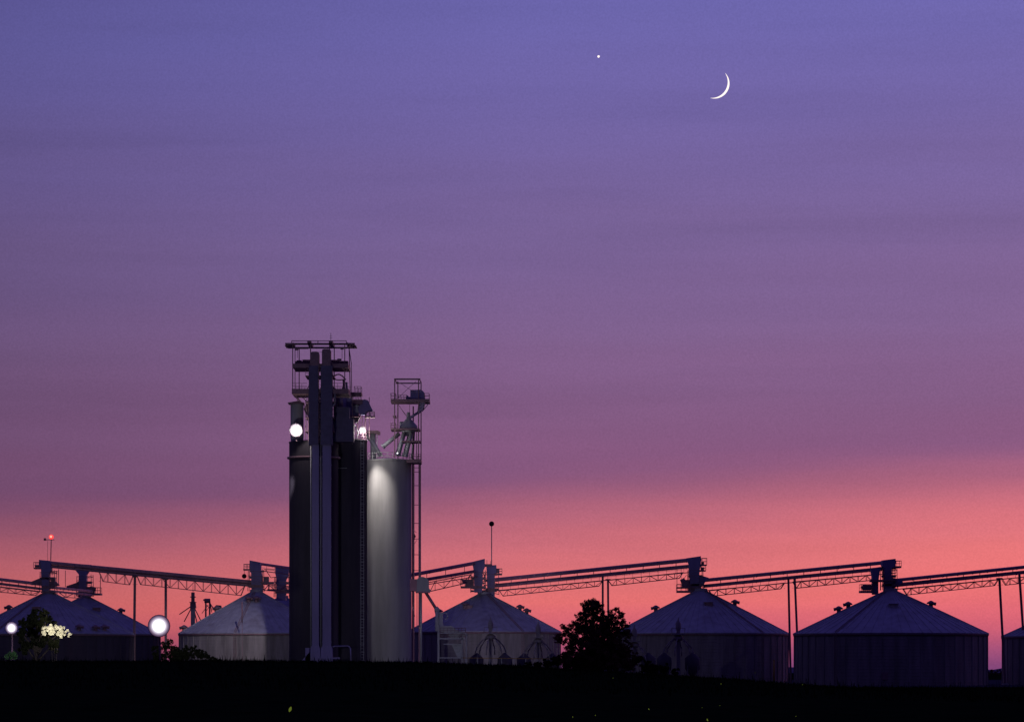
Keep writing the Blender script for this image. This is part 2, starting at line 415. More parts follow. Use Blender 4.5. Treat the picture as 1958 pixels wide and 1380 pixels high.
# ------------------------------------------------------------------ conveyor heads standing on the bin peaks
def head(label, cx, py, Y, parts):
    c = at(cx, py, Y)
    t = thing('transfer_tower', label, 'conveyor head', c, 'drive heads on the bin peaks')
    for name, m_, fn in parts:
        d = D(Y); fn(d); d.build(name, M[m_], t)
    d = D(Y); a = -15; b = 14; top = py-44
    for dy in (-1.5, 1.5):
        for x in (a, b): d.L(cx+x, py-2, cx+x*.93, top+(4 if x == a else 0), 1.1, dy)
        for i in range(1, 5): d.L(cx+a, py-i*10, cx+b, py-i*10, .8, dy)
        for i in range(4): d.L(cx+(a if i % 2 else b), py-i*10-2, cx+(b if i % 2 else a), py-i*10-10, .6, dy)
    d.B(cx-13, py-31, cx+12, py-26.5, 2.2).B(cx-12, py-14, cx+13, py-9, 2.4)
    d.build('support_frame', M['steel'], t)
    return t
def rail(d, x0, x1, yf, h=10, n=3, dy=-1.2, dd=2.4):
    for q in (dy, dy+dd):
        for i in range(n+1): x = lerp(x0, x1, i/n); d.L(x, yf, x, yf-h, .7, q)
        d.L(x0, yf-h, x1, yf-h, .8, q); d.L(x0, yf-h*.5, x1, yf-h*.5, .6, q)
    for x in (x0, x1): d.L(x, yf-h, x, yf-h, .8, dy, dy+dd) if False else d.bar(at(x,yf-h,d.Y)+Vector((0,dy,0)), at(x,yf-h,d.Y)+Vector((0,dy+dd,0)), .7*d.k)
head('leftmost drive head, below the red beacon mast', 93, 1134, 590, [
    ('casing','leg', lambda d: d.Q([(76,1070),(98,1072),(99,1090),(95,1096),(95,1134),(83,1134),(80,1098),(80,1086),(76,1084)],2.2)),
    ('transition','steel', lambda d: d.Q([(60,1112),(82,1103),(82,1118),(60,1118)],1.5).Q([(95,1112),(105,1110),(114,1118),(95,1123)],1.5)),
    ('platform','steel', lambda d: d.B(66,1085,80,1087.5,2.4).B(80,1130,108,1133,2.6)),
    ('handrail','steel', lambda d: (rail(d,66,79,1085,10,2), rail(d,98,110,1100,8,1))),
    ('motor','steel', lambda d: d.T(67,1082,76,1082,5).B(98,1104,106,1112,1.2))])
head('second drive head from the left, with a side platform', 163, 1142, 642, [
    ('casing','leg', lambda d: d.Q([(145,1080),(172,1082),(170,1092),(166,1098),(166,1148),(152,1148),(152,1098),(147,1092)],2.3)),
    ('transition','steel', lambda d: d.Q([(128,1120),(152,1112),(152,1130),(128,1126)],1.5)),
    ('platform','steel', lambda d: d.B(150,1134,194,1137.5,3)),
    ('handrail','steel', lambda d: rail(d,168,193,1134,11,3,-1.3,2.6)),
    ('motor','steel', lambda d: d.B(166,1122,181,1134,1.6).T(172,1124,183,1126,8)),
    ('post','steel', lambda d: d.L(192,1100,192,1135,1.2).L(112,1088,112,1120,1.2).L(125,1090,125,1122,1))])
head('drive head of the floodlit bin, a ball hanging at its left', 490, 1132, 596, [
    ('casing','leg', lambda d: d.Q([(478,1071),(499,1075),(499,1088),(502,1110),(502,1134),(482,1134),(481,1096),(478,1090)],2.3)),
    ('platform','steel', lambda d: d.B(466,1087.5,480,1090,2.4).B(500,1112,524,1116,2.6)),
    ('handrail','steel', lambda d: rail(d,467,478,1087.5,9,2)),
    ('motor','steel', lambda d: d.B(504,1102,514,1112,1.4)),
    ('hanger','steel', lambda d: d.L(467,1088,467,1097,.8))])
head('drive head tucked against the left side of the dark silos', 540, 1143, 612, [
    ('casing','leg', lambda d: d.Q([(527,1082),(553,1088),(551,1100),(547,1108),(547,1147),(529,1147),(529,1104),(527,1096)],2.3)),
    ('bracket','steel', lambda d: d.L(505,1088,524,1089,1.3).L(508,1089,518,1104,1.2).L(518,1104,530,1102,1.2).L(522,1094,530,1094,1.3)),
    ('platform','steel', lambda d: d.B(512,1126,556,1129,3)),
    ('handrail','steel', lambda d: rail(d,514,528,1126,10,2))])
head('taller left drive head beside the dark ball mast', 915, 1134, 600, [
    ('casing','leg', lambda d: d.Q([(903,1074),(927,1068),(927,1084),(923,1092),(922,1132),(907,1132),(906,1092)],2.3)),
    ('platform','steel', lambda d: d.B(881,1120.5,908,1124,3)),
    ('handrail','steel', lambda d: rail(d,881,905,1120,12,3,-1.4,2.8)),
    ('motor','steel', lambda d: d.B(890,1108,906,1120,1.8).T(884,1112,894,1110,8)),
    ('hood','steel', lambda d: d.B(927,1078,940,1083,1.6).L(931,1078,931,1070,.8).L(938,1078,938,1072,.8))])
head('shorter right drive head below the dark ball mast', 940, 1138, 604, [
    ('casing','leg', lambda d: d.Q([(930,1081),(949,1080),(950,1094),(946,1100),(946,1140),(932,1140),(931,1100)],2.3)),
    ('platform','steel', lambda d: d.B(945,1096,960,1099,2.4).B(900,1128,950,1131,2.8)),
    ('handrail','steel', lambda d: rail(d,949,960,1096,9,2)),
    ('motor','steel', lambda d: d.B(948,1088,955,1095,1.2)),
    ('brace','steel', lambda d: d.L(922,1092,931,1110,1).L(931,1092,922,1110,1).L(922,1110,931,1128,1))])
head('drive head on the bin right of the tree, wide lower platform', 1330, 1130, 571, [
    ('casing','leg', lambda d: d.Q([(1312,1067),(1339.5,1063),(1339.5,1076),(1337,1092),(1335,1128),(1320,1130),(1318,1095),(1317,1078)],2.4)),
    ('gearbox','leg', lambda d: d.Q([(1337,1099),(1354,1104),(1358,1109),(1348,1112),(1344,1120),(1336,1124)],2)),
    ('platform','steel', lambda d: d.B(1294,1129,1322,1132.5,3.2).B(1338,1079,1351,1081,2.4).B(1338,1090,1349,1092,2.4).B(1294,1122,1340,1124.5,3)),
    ('handrail','steel', lambda d: (rail(d,1294,1320,1129,12,3,-1.6,3.2), rail(d,1342,1351,1079,12,1), rail(d,1341,1349,1090,9,1))),
    ('post','steel', lambda d: d.L(1294,1086,1294,1130,1,-.8).L(1302,1086,1302,1122,.8,-.8).L(1313,1098,1305,1110,.8)),
    ('motor','steel', lambda d: d.B(1304,1108,1319,1122,1.8).T(1302,1112,1310,1108,9).B(1341,1074,1346,1079,1).B(1340,1084,1346,1090,1)),
    ('collar','steel', lambda d: d.B(1316,1124,1341,1131,2.6))])
head('drive head on top of the largest bin, long left platform', 1700, 1130, 541, [
    ('casing','leg', lambda d: d.Q([(1686,1071),(1711,1068),(1711,1083),(1704,1086),(1704,1130),(1690,1130),(1690,1086),(1686,1082)],2.4)),
    ('second_casing','leg', lambda d: d.Q([(1665,1086),(1684,1083),(1681,1098),(1679,1112),(1679,1136),(1669,1136),(1668,1100)],2.2,.6)),
    ('platform','steel', lambda d: d.B(1644,1129,1670,1133,3.2).B(1708,1082,1722,1085.5,2.6).B(1664,1108,1712,1112,2.8)),
    ('handrail','steel', lambda d: (rail(d,1645,1668,1129,12,3,-1.6,3.2), rail(d,1712,1722,1082,10,1))),
    ('motor','steel', lambda d: d.B(1650,1118,1668,1128,1.8).T(1647,1124,1656,1119,7)),
    ('transition','leg', lambda d: d.Q([(1704,1104),(1720,1107),(1726,1113),(1718,1118),(1704,1128)],1.9)),
    ('post','steel', lambda d: d.L(1684,1092,1684,1128,1).L(1707,1086,1707,1106,1.2).L(1686,1090,1690,1110,1))])

# masts with beacons
t = thing('beacon_mast', 'thin mast on the leftmost head with a glowing red beacon', 'beacon mast', at(97,1071,590), 'beacon masts above the conveyors')
d = D(590).L(97,1071,98,1030,1.5).L(91,1071,91,1034,.5); d.build('mast', M['steel'], t)
D(590).L(85,1031.5,104,1031.5,1.2).B(84,1028.5,88,1033,.5).build('crossarm', M['steel'], t)
b = D(590).S(98,1026,4.6).build('beacon', M['red'], t); D(590).S(98,1025.6,2.4,-.35).build('bulb', M['redcore'], b)
t = thing('beacon_mast', 'thin mast topped by an unlit dark ball, right of the silos', 'beacon mast', at(940,1080,603), 'beacon masts above the conveyors')
D(603).L(940,1081,940,1005,1.8).build('mast', M['spout'], t)
D(603).S(940,1001,5).build('beacon', M['black'], t)
tag(D(596).S(467,1101,4.6).L(467,1096,467,1089,.8).build('hanging_ball', M['black'], None, at(467,1096,596)), 'dark ball hanging from the floodlit bin head platform', 'ball')

# ------------------------------------------------------------------ tall silos
def silo(name, label, cx, rp, ty, Y, m_, roof_rise=5, n=72):
    c = at(cx, HY, Y); t = thing(name, label, 'silo', (c.x, Y, 0))
    d = D(Y); R = rp*Y/F; zt = at(cx, ty, Y).z
    prof = []; k = 22
    d.lathe((c.x, Y), [(R, 0), (R, zt)], n)
    for i in range(1, k): d.lathe((c.x, Y), [(R-.02, zt*i/k-.02), (R+.008, zt*i/k), (R-.02, zt*i/k+.02)], n, smooth=False)
    d.build('wall', M[m_], t)
    d = D(Y); d.C(cx, [(rp+.8, ty+2),(rp+.8, ty),(rp*.5, ty-roof_rise*.6),(0.4, ty-roof_rise)]); d.build('roof', M[m_], t)
    return t, c, R, zt
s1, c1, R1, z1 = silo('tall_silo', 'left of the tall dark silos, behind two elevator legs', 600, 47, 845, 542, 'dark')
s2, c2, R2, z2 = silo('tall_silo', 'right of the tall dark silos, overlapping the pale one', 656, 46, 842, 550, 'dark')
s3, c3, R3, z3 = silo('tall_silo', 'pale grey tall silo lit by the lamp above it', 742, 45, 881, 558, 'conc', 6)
D(542).C(600, [(48.5,878),(51,877),(51,874),(48.5,874)]).build('ledge_ring', M['steel'], s1)
m = MB(); ladder_mb(m, at(693,1262,546.4)+Vector((0,-.6,0)), at(693,842,546.4)+Vector((0,-.6,0)), (1,0,0), .5, .5)
for z in [z2*i/30 for i in range(2,31)]:
    q = at(693,1262,546.4); m.lathe((q.x, q.y-.8), [(.38, z), (.38, z+.06)], 10, math.pi, 2*math.pi)
m.build('ladder', M['spout'], s2)
D(545).L(638,896,664,895,.7,-1).L(638,896,638,903,.7,-1).build('rail', M['spout'], s2)
def ring_rail(c, R, z, n=28, h=1.15, t=.07):
    m = MB()
    for i in range(n):
        a = 2*math.pi*i/n; b = 2*math.pi*(i+1)/n
        p = Vector((c.x+R*math.cos(a), c.y+R*math.sin(a), z)); q = Vector((c.x+R*math.cos(b), c.y+R*math.sin(b), z))
        m.bar(p, p+Vector((0,0,h)), t); m.bar(p+Vector((0,0,h)), q+Vector((0,0,h)), t); m.bar(p+Vector((0,0,h*.5)), q+Vector((0,0,h*.5)), t*.8)
        m.bar(p, q, t*1.6)
    return m
cc = Vector((c3.x, 558, 0)); ring_rail(cc, R3+.05, z3+.05).build('handrail', M['pale'], s3)
cc = Vector((c2.x, 550, 0)); ring_rail(cc, R2-.1, z2+.05, 26, 1.0, .05).build('handrail', M['steel'], s2)

t = thing('surge_bin', 'narrow upright bin on the left dark silo beside the floodlight', 'surge bin', at(568,845,544))
D(544).C(568, [(11,848),(12.5,838),(12.5,772),(12.6,771)],0,20).build('wall', M['conc'], t)
D(544).Q([(551,770.5),(571,767),(582,770.5),(582,773),(552,773)],2.4).build('roof', M['steel'], t)

# elevator legs in front of the dark silos
def elevator(label, xa, xb, ua, ub, ty, Y, hx):
    c = at((xa+xb)/2, HY, Y)
    t = thing('bucket_elevator', label, 'bucket elevator', (c.x, Y, 0), 'twin elevator legs up the dark silos')
    d = D(Y); d.B(xa, 1262, xb, 850, 1.2)
    for y in range(862, 1262, 26): d.B(xa-.8, y, xb+.8, y+1.2, 1.32)
    lg = d.build('casing', M['leg'], t)
    d = D(Y); d.B(ua, 851, ub, 700, 1.9)
    for y in range(715, 850, 22): d.B(ua-.6, y, ub+.6, y+1.4, 2.0)
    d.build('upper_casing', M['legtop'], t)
    d = D(Y); d.B(hx[0], 701, hx[1], ty+5, 1.8).Q([(hx[0],ty+5.2),(hx[1],ty+5.2),(hx[1]-1,ty+1),(hx[1]-5,ty),(hx[0]+4,ty),(hx[0]+1,ty+1)],1.8); d.build('head', M['steel'], t)
    d = D(Y); z = at(0,1262,Y).z
    d.Q([(xa-3,1262),(xb+3,1262),(xb+3,1240),(xb,1234),(xa,1234),(xa-3,1240)],2); a = at(xa-2,1262,Y); b = at(xb+2,1262,Y); d.box(a.x,b.x,Y-1,Y+1,0,a.z); d.build('boot', M['leg'], t)
    return t
elevator('left leg of the twin elevators up the dark silos', 597, 610, 591, 609, 673, 536, (594.5,610.8))
elevator('right leg of the twin elevators up the dark silos', 617, 633, 614, 636, 668, 536, (616,633))
for x, y0, lab in ((594.5, 836, 'thin pale downpipe left of the twin elevator legs'), (613.3, 832, 'thin pale downpipe between the twin elevator legs')):
    o = D(537.3).T(x, y0, x, 1262, 2.6).T(x, y0-2, x, y0+1, 6).build('downpipe', M['spout'], None, at(x,1262,537.3))
    tag(o, lab, 'pipe', 'downpipes beside the elevator legs')
t = thing('intake_frame', 'low pipe frame at the foot of the right dark silo', 'pipe frame', at(655,1262,534))
D(534).P([(636,1236),(640,1234.5),(666,1234.5),(670,1238),(671,1262)],2.5).build('pipe', M['leg'], t)
D(534).B(584,1238,592,1262,1.2).Q([(578,1262),(592,1262),(592,1246)],1.2).B(600,1256,650,1259,.6).build('hopper', M['leg'], t)

# headhouse frame
t = thing('headhouse_frame', 'tall open steel frame around the twin elevator heads', 'steel frame', at(615,842,540))
for x, dy in ((562,-3),(566.5,-3),(569.5,3.4),(591.5,3.4),(596,-3.2),(632,-3.2),(637,3.4),(661,-3),(668,3.4)):
    D(540).L(x if x!=668 else 665.5, 661, x if x!=562 else 562, 752, 1.7 if x not in (566.5,) else 1.3, dy).build('post', M['steel'], t)
d = D(540).L(669.5,690,671,757,1.4,3.4).L(665.5,662,670,692,1.4,3.4); d.build('post', M['steel'], t)
D(540).B(548,659.5,680,662.5,1,-3).B(548,659.5,680,662,1,3.4).Q([(546,663),(563,657.5),(563,662)],5).Q([(682,663),(664,657),(664,662.5)],5).B(590,655.5,597,662,7).B(631,655,638,662,7).build('crane_beam', M['steel'], t)
D(540).L(560,655,664,655,1.3,-3).L(562,655,662,655,1.3,3.4).L(560,655,560,660,1.2,-3).L(664,655,664,660,1.2,-3).L(610,655,610,660,1.5,-3).build('top_rail', M['steel'], t)
D(540).B(563,699,668,707,7.5).build('upper_platform', M['steel'], t)
D(540).L(568,670.5,592,670.5,.8,-3.2).L(637,669.5,656,669.5,.8,-3.2).L(594,671,634,668,.6,3).L(571,670,571,688,.7,-3.2).L(656,670,656,689,.9,-3.2).build('light_bar', M['steel'], t)
for x, y in ((570,671),(656,669.5)): D(540).B(x-3, y-2.4, x+3, y+2.4, .6, -3.4).build('work_light', M['steel'], t)
D(540).B(566,692,592,700,2.6).B(579,688.5,594,700,2.2).T(567,690.5,577,690.5,4).build('drive_motor', M['steel'], t)
D(540).B(634,689,650,700,2.6).B(650,691,666,700,2.2).T(645,687.5,653,687.5,4).build('drive_motor', M['steel'], t)
D(540).B(561,747,669,756.5,8).build('lower_platform', M['steel'], t)
d = D(540)
for dy in (-3.9, 3.9):
    d.L(561,736.5,590,736.5,.7,dy).L(561,741.5,590,741.5,.6,dy).L(638,736.5,669,736.5,.7,dy).L(638,742,669,742,.6,dy)
    for x in (569,580,648,658): d.L(x,747,x,736.5,.6,dy)
d.build('handrail', M['steel'], t)
D(540).L(560.5,752,578,772,1.8,-3).L(560.5,752,569,765,1.3,3.4).L(573,757,590,768,1.3,0).L(566,756,585,779,1.3,3.4).Q([(580,781),(592,762),(592,800),(583,788)],1.2,1).build('brace', M['steel'], t)
D(540).P([(637,720),(644,716),(649,715.5),(655,719),(661,726)],2.4,0).build('elbow_pipe', M['steel'], t)
D(540).P([(639,725),(648,726.5),(662,725)],1.9,0).build('cross_pipe', M['steel'], t)
D(540).P([(656,724),(657,735),(653,748)],4.5,1.5).build('elbow_pipe', M['steel'], t)
D(540).Q([(635,738),(645,745),(652,748),(635,748)],1.8).build('guard_plate', M['steel'], t)
D(540).B(608,764,618,842,2.5,-1).B(607,757,619,761,3,-1).build('service_shaft', M['legtop'], t)
D(540).B(636,800,676,844,3,1.5).B(640,778,668,800,3,1.5).build('control_cabin', M['legtop'], t)
D(540).T(662,730,664,757,4,.5).build('riser_pipe', M['spout'], t)
D(540).L(634.5,640,634.5,656,.8,-3).L(632,646,637,646,.5,-3).L(632,649.5,637.5,649.5,.5,-3).build('antenna', M['steel'], t)
d = D(540)
for x, dy in ((592,3.5),(592,-2.8),(638,3.5),(672,3.4),(652,3.4)): d.L(x,756,x,846,1.5,dy)
d.build('leg', M['steel'], t)

D(540).L(590,708,611,747,1.2,-3.4).L(611,708,590,747,1.2,-3.4).L(614,708,637,747,1.2,-3.4).L(637,708,614,747,1.2,-3.4).build('brace', M['steel'], t)
for y in (722, 771, 800, 826): D(540).B(587,y,641,y+2.2,6.2,-1.2).build('landing', M['steel'], t)
d = D(540)
for y in (722, 771, 800, 826): d.L(587,y-9,641,y-9,.7,-4.3).L(587,y-4.5,641,y-4.5,.6,-4.3)
for y in (722, 771, 800, 826):
    for x in (587, 600, 613, 627, 641): d.L(x,y,x,y-9,.6,-4.3)
d.build('guard_rail', M['steel'], t)
m = MB(); ladder_mb(m, at(612.5,845,535.2), at(612.5,700,535.2), (1,0,0), .5, .5); m.build('ladder', M['steel'], t)
D(540).P([(643,757),(643,775),(636,784),(636,842)],2.2,-4).build('conduit', M['spout'], t)
D(540).P([(586,757),(588,790),(586,842)],1.4,-3).build('conduit', M['steel'], t)

# machinery and ducts over the right dark silo
t = thing('spouting_tower', 'dark cluster of ducts and platforms above the right dark silo', 'machinery', at(665,842,548))
D(546).T(654,760,654,800,17).T(654,800,651,838,17,0,8).Q([(638,757),(650,757),(645,775),(640,800),(638,800)],2).build('cyclone', M['leg'], t)
D(548).B(640,757,651,842,2.4,1).B(660,752,673,792,3).Q([(660,792),(676,792),(671,842),(660,842)],2.4).build('duct', M['leg'], t)
D(548).B(659,751.5,692,756,4).B(670,795.5,690,798.5,4).B(698,796,717,798.5,2.5).B(674,765,694,774,3).build('platform', M['steel'], t)
for q in ((678,691,751.5,11,2,-1.8,3.6),(675,690,764,7,3,-1.8,3.6),(700,716,796,8,2,-1.2,2.4)):
    d = D(548); rail(d,*q); d.build('handrail', M['steel'], t)
D(548).Q([(690,768),(697,764),(704,766),(708,775),(713,785),(703,787),(698,793),(688,793),(684,780),(688,775)],2.2).build('hood', M['leg'], t)
D(548).B(672,775,686,796,2.2).Q([(670,798),(688,798),(684,808),(674,808)],2).build('hopper', M['spout'], t)
d = D(548)
for x, a, b in ((705.5,758,838),(675,798,842),(683,798,842),(699,790,842),(692,774,842)): d.L(x,a,x,b,1.2,1)
d.L(665,842,690,806,1).L(690,842,668,806,1).L(699,798,692,842,.8); d.build('post', M['steel'], t)
D(548).P([(668,842),(667,822),(664,810)],3).P([(681,842),(685,828),(680,815),(672,808)],2.6).B(655,822,664,842,1.5).T(655,812,655,822,6).build('valve_pipe', M['spout'], t)

# cap stack and spout feeding the pale silo
t = thing('fill_spout', 'grey capped stack and sloping spout onto the pale silo top', 'spout', at(716,875,560))
D(560).T(713,829,714,878,11).build('stack', M['spout'], t)
D(560).B(702,823.5,724,829,2).B(720,825,727,831,1.4).build('cap', M['steel'], t)
D(560).L(721,829,721,875,1.6).L(706,832,724,875,1.2,-.5).build('brace', M['spout'], t)
D(560).T(696,828,710,842,7,-.5).T(710,842,729,872,8,-.5).build('sloping_spout', M['spout'], t)

# spout tower right
t = thing('spout_tower', 'open steel tower with fan of spouts above the pale silo', 'steel tower', at(780,885,556), None)
for x, dy in ((755.5,-2),(760,2),(801,-2),(804.5,2)): D(556).L(x,727,x,885 if x>790 else 876,2.0,dy).build('post', M['steel'], t)
D(556).B(754.5,725.5,804.5,728,.5,-2).B(756,729.5,803,731.5,.5,2).L(755.5,727,758,730,1.6,-2,2).L(803,727,804.5,730,1.6,-2,2).B(752,796,758,798,4).B(769,843.5,804,846.5,4).build('beam', M['steel'], t)
D(556).L(766,734,796,754,.7,-2).L(796,731,762,762,.7,-2).L(763,775,797,820,.9,2).L(763,776,776,795,.9,-2).L(783,772,783,800,.8,1).build('brace', M['steel'], t)
D(556).B(748,765,822,770.5,5).B(748,820.5,803,823.5,5).B(778,879.5,806,886,5).build('platform', M['steel'], t)
for q in ((748,757,765,11,1,-2.3,4.6),(812,821,765,11,1,-2.3,4.6),(762,778,765,8,3,-2.3,4.6),(748,757,820.5,10,1,-2.3,4.6),(790,805,880,10,2,-2.3,4.6)):
    d = D(556); rail(d,*q); d.build('handrail', M['steel'], t)
D(556).Q([(785,746.5),(804,746),(808,747.5),(812,752),(813,766),(785,766)],2.6).B(776,759,786,765,1.6).T(779,756,779,764,4).build('drive_head', M['leg'], t)
D(556).Q([(801,770),(813,770),(811,780),(802,790),(798,788)],1.8).L(820,771,807,787,1.3).T(800,788,779,802,5).build('chute', M['leg'], t)
D(556).C(781, [(3,788),(4,800),(17,814),(17.5,821),(12,826),(9,833)],0,20).T(768,806,768,816,8).build('distributor', M['spout'], t)
for (a,b,c_,d_,w,dy) in ((764,829,732,855,8,-1),(773,829,762,872,8.5,-2),(783,829,772,873,6,-.6),(787,828,776,874,8,-1.6),(791,824,788,880,5,1.5),(770,830,756,868,3.5,1.5)):
    q = D(556).T(a,b,c_,d_,w,dy*.6,None,12,dy).T(lerp(a,c_,.93),lerp(b,d_,.93),c_,d_,w+2.4,dy).build('spout', M['spout'], t)
D(556).T(790,776,790,880,2.6,.5).T(797,824,797,880,1.6,-1).build('riser', M['steel'], t)

# elevator leg from the spout tower to the ground
t = thing('bucket_elevator', 'slim dark leg down the right side of the pale silo', 'bucket elevator', (at(790,HY,560).x, 560, 0))
a = at(790,886,560); b = at(802.5,886,560)
m = MB(); m.box(a.x-.2, a.x+.22, 559.5, 560.5, 0, a.z); m.build('up_leg', M['tube'], t)
m = MB(); m.box(b.x-.2, b.x+.22, 559.5, 560.5, 0, b.z); m.build('down_leg', M['tube'], t)
d = D(560)
for y in (894,902,928,965,1000,1030,1060,1090): d.L(790,y,803,y,1)
for i in range(55): d.L(786,890+i*4,789,890+i*4,.5,.7)
d.L(791,1014,797,1018,.8).L(797,1032,792,1040,.7); d.build('tie', M['steel'], t)
D(560).S(792,1025,3).B(789,1020,793,1031,.8).build('junction_box', M['black'], t)

t = thing('transfer_housing', 'rounded white transfer housing on a white pole beside the silo', 'housing', (at(805,HY,548).x, 548, 0))
D(548).Q([(797,1131),(822,1131),(824,1128),(820,1124),(820,1110),(816,1105),(809,1102.5),(802,1103),(798,1107)],2.4).build('cover', M['pale'], t)
D(548).B(784,1107,797.5,1130,2).B(795,1130.5,822,1133,2.6).build('inlet', M['tube'], t)
a = at(805,1131,548); m = MB(); m.tube((a.x,548,0),(a.x,548,a.z),.2); m.build('pole', M['pale'], t)
D(548).T(814,1132,838,1170,6).build('discharge_pipe', M['tube'], t)
D(548).P([(789,1133),(792,1145),(788,1160),(793,1178)],1.5).L(797,1133,797,1200,1.2,1).build('cable', M['tube'], t)

# ------------------------------------------------------------------ lower works: loadout frame, distributor towers, hopper tanks
t = thing('loadout_frame', 'pale loadout structure at the foot of the white pole', 'loadout', (at(862,HY,505).x, 505, 0))
d = D(505)
for x in (838.5,): 
    for dy in (-1.6,1.6): a = at(x,1195,505); d.bar((a.x,505+dy,0),(a.x,505+dy,a.z),.26)
for x in (884,892):
    for dy in (-1.6,1.6): a = at(x,1210,505); d.bar((a.x,505+dy,0),(a.x,505+dy,a.z),.2)
d.build('post', M['pale'], t)
D(505).T(836,1166,836,1206,8).B(840,1170,847,1206,1).C(836,[(4.5,1168),(6,1165),(1,1159)],0,10).build('leg_head', M['pale'], t)
D(505).P([(846,1172),(853,1171),(856,1175),(855,1182),(850,1184)],2.4).build('elbow', M['pale'], t)
D(505).Q([(834,1196),(864,1196),(870,1202),(892,1212),(892,1215),(834,1206)],3).build('roof', M['pale'], t)
D(505).B(840,1209,890,1211,3.4).B(840,1219,890,1222,3.4).B(838,1256,884,1258,3.4).B(848,1230,884,1232,3).build('beam', M['pale'], t)
D(505).Q([(864,1232),(884,1232),(884,1262),(874,1254)],2).Q([(858,1212),(882,1212),(876,1219),(862,1219)],2).build('chute', M['spout'], t)
d = D(505); rail(d,842,890,1209,9,7,-1.7,3.4); rail(d,842,890,1219,7,7,-1.7,3.4); d.build('handrail', M['steel'], t)

def distributor(label, px, Y, hgt):
    c = at(px, HY, Y)
    t = thing('distributor_tower', label, 'distributor tower', (c.x, Y, 0), 'small spout towers before the bins')
    m = MB(); o = (c.x, Y)
    m.box(o[0]-.28, o[0]+.28, Y-.28, Y+.28, 0, hgt-.6)
    m.lathe(o, [(.28,hgt-1.6),(.42,hgt-1.2),(.42,hgt-.5),(.15,hgt),(.03,hgt+.5)], 10); m.build('mast', M['dull'], t)
    m = MB(); zp = hgt-2.1; m.box(o[0]-1.05, o[0]+1.05, Y-1, Y+1, zp-.12, zp)
    for a in (-1,1):
        for b in (-1,1): m.bar((o[0]+a, Y+b, zp), (o[0]+a, Y+b, zp+.9), .05)
        m.bar((o[0]-1, Y+a, zp+.9), (o[0]+1, Y+a, zp+.9), .05); m.bar((o[0]+a, Y-1, zp+.9), (o[0]+a, Y+1, zp+.9), .05)
    m.build('platform', M['dull'], t)
    m = MB(); m.lathe(o, [(.3,zp-.13),(.8,zp-.5),(.8,zp-.8),(.3,zp-1.1)], 12); m.build('distributor', M['dull'], t)
    for k in range(6):
        a = math.radians(15+60*k); u = Vector((math.cos(a), math.sin(a), 0)); p = Vector((o[0], Y, zp-.7))
        pts = [p+u*.6, p+u*1.4+Vector((0,0,-.55)), p+u*2.2+Vector((0,0,-1.5)), p+u*2.6+Vector((0,0,-2.7))]
        MB().path(pts, .09, 8).build('spout', M['dull'], t)
    return t
def hopper(label, px, Y):
    c = at(px, HY, Y)
    t = thing('hopper_tank', label, 'hopper tank', (c.x, Y, 0), 'small hopper tanks under the spout towers')
    m = MB(); m.lathe((c.x, Y), [(.15,1.3),(1.15,2.7),(1.15,4.4),(.3,5.1),(.2,5.25),(0.01,5.25)], 20); m.build('tank', M['wall2'], t)
    for k in range(4):
        a = math.radians(45+90*k); x = c.x+1.1*math.cos(a); y = Y+1.1*math.sin(a)
        MB().bar((x,y,0),(x,y,3.2),.12).build('leg', M['dull'], t)
    return t
for px, Y, h, lab, w1, w2 in ((938,512,10.5,'spout tower directly below the shorter drive head','left','right'),
                    (1029,520,9.9,'spout tower left of the large dark tree','left','right'),
                    (1297,500,10.2,'spout tower with arching spouts before the bin right of the tree','left','right'),
                    (1213,508,9.2,'spout tower half hidden by the right side of the tree','left','right')):
    distributor(lab, px, Y, h)
    hopper(w1+' hopper tank under the '+lab.replace(' with arching spouts',''), px-27, Y)
    hopper(w2+' hopper tank under the '+lab.replace(' with arching spouts',''), px+27, Y)
t = thing('pipe_rail', 'long yellowish pipe rail running low between frame and tree', 'rail', (at(970,HY,498).x, 498, 0))
d = D(498); d.L(884,1257,1075,1259,1.3); d.build('rail', M['yellow'], t)
for x in range(890, 1075, 23):
    a = at(x,1258,498); MB().bar((a.x,498,0),(a.x,498,a.z),.1).build('post', M['spout'], t)
a = at(1480,1262,520); tag(MB().tube((a.x,520,0),(a.x,520,a.z),.16,n=12).lathe((a.x,520),[(.3,0.03),(.3,.25),(.1,.3)],12).sphere((a.x,520,a.z),.17).build('bollard_post', M['yellow'], None, Vector((a.x,520,0))), 'dull yellow post before the bin left of the gap', 'post')
# pipe riser at left bin
tag(D(578).T(463,1150,463,1190,3.2,0,2).L(463,1190,463.5,1262,.9).build('downspout', M['steel'], None, at(463,1262,578)), 'dark spout hanging down the front of the floodlit bin', 'spout')

# distant elevators behind, left of the floodlit bin
t = thing('elevator_mast', 'distant elevator mast with splayed spouts behind the brightest lamp', 'elevator', (at(369,HY,680).x,680,0))
a = at(369,1150,680); m = MB(); m.box(a.x-.42,a.x+.42,679.5,680.5,0,a.z); m.build('leg', M['spout'], t)
D(680).B(366,1132,372,1152,1).Q([(364,1152),(374,1152),(375,1162),(364,1165)],1.2).L(369,1118,369,1134,.8).B(364,1140,374,1141.5,1.6).B(363,1150,375,1151.5,1.6).build('head', M['steel'], t)
for (x,y) in ((343,1174),(352,1188),(384,1186),(379,1200)): D(680).T(369,1156,x,y,2).build('spout', M['steel'], t)
t = thing('elevator_mast', 'distant round headed elevator behind the left roof of the floodlit bin', 'elevator', (at(398,HY,690).x,690,0))
for x in (393.5,401): a = at(x,1150,690); MB().bar((a.x,690,0),(a.x,690,a.z),.34).build('leg', M['steel'], t)
D(690).T(391,1148,402,1148,9).B(389,1145,394,1148,1).build('head', M['steel'], t)
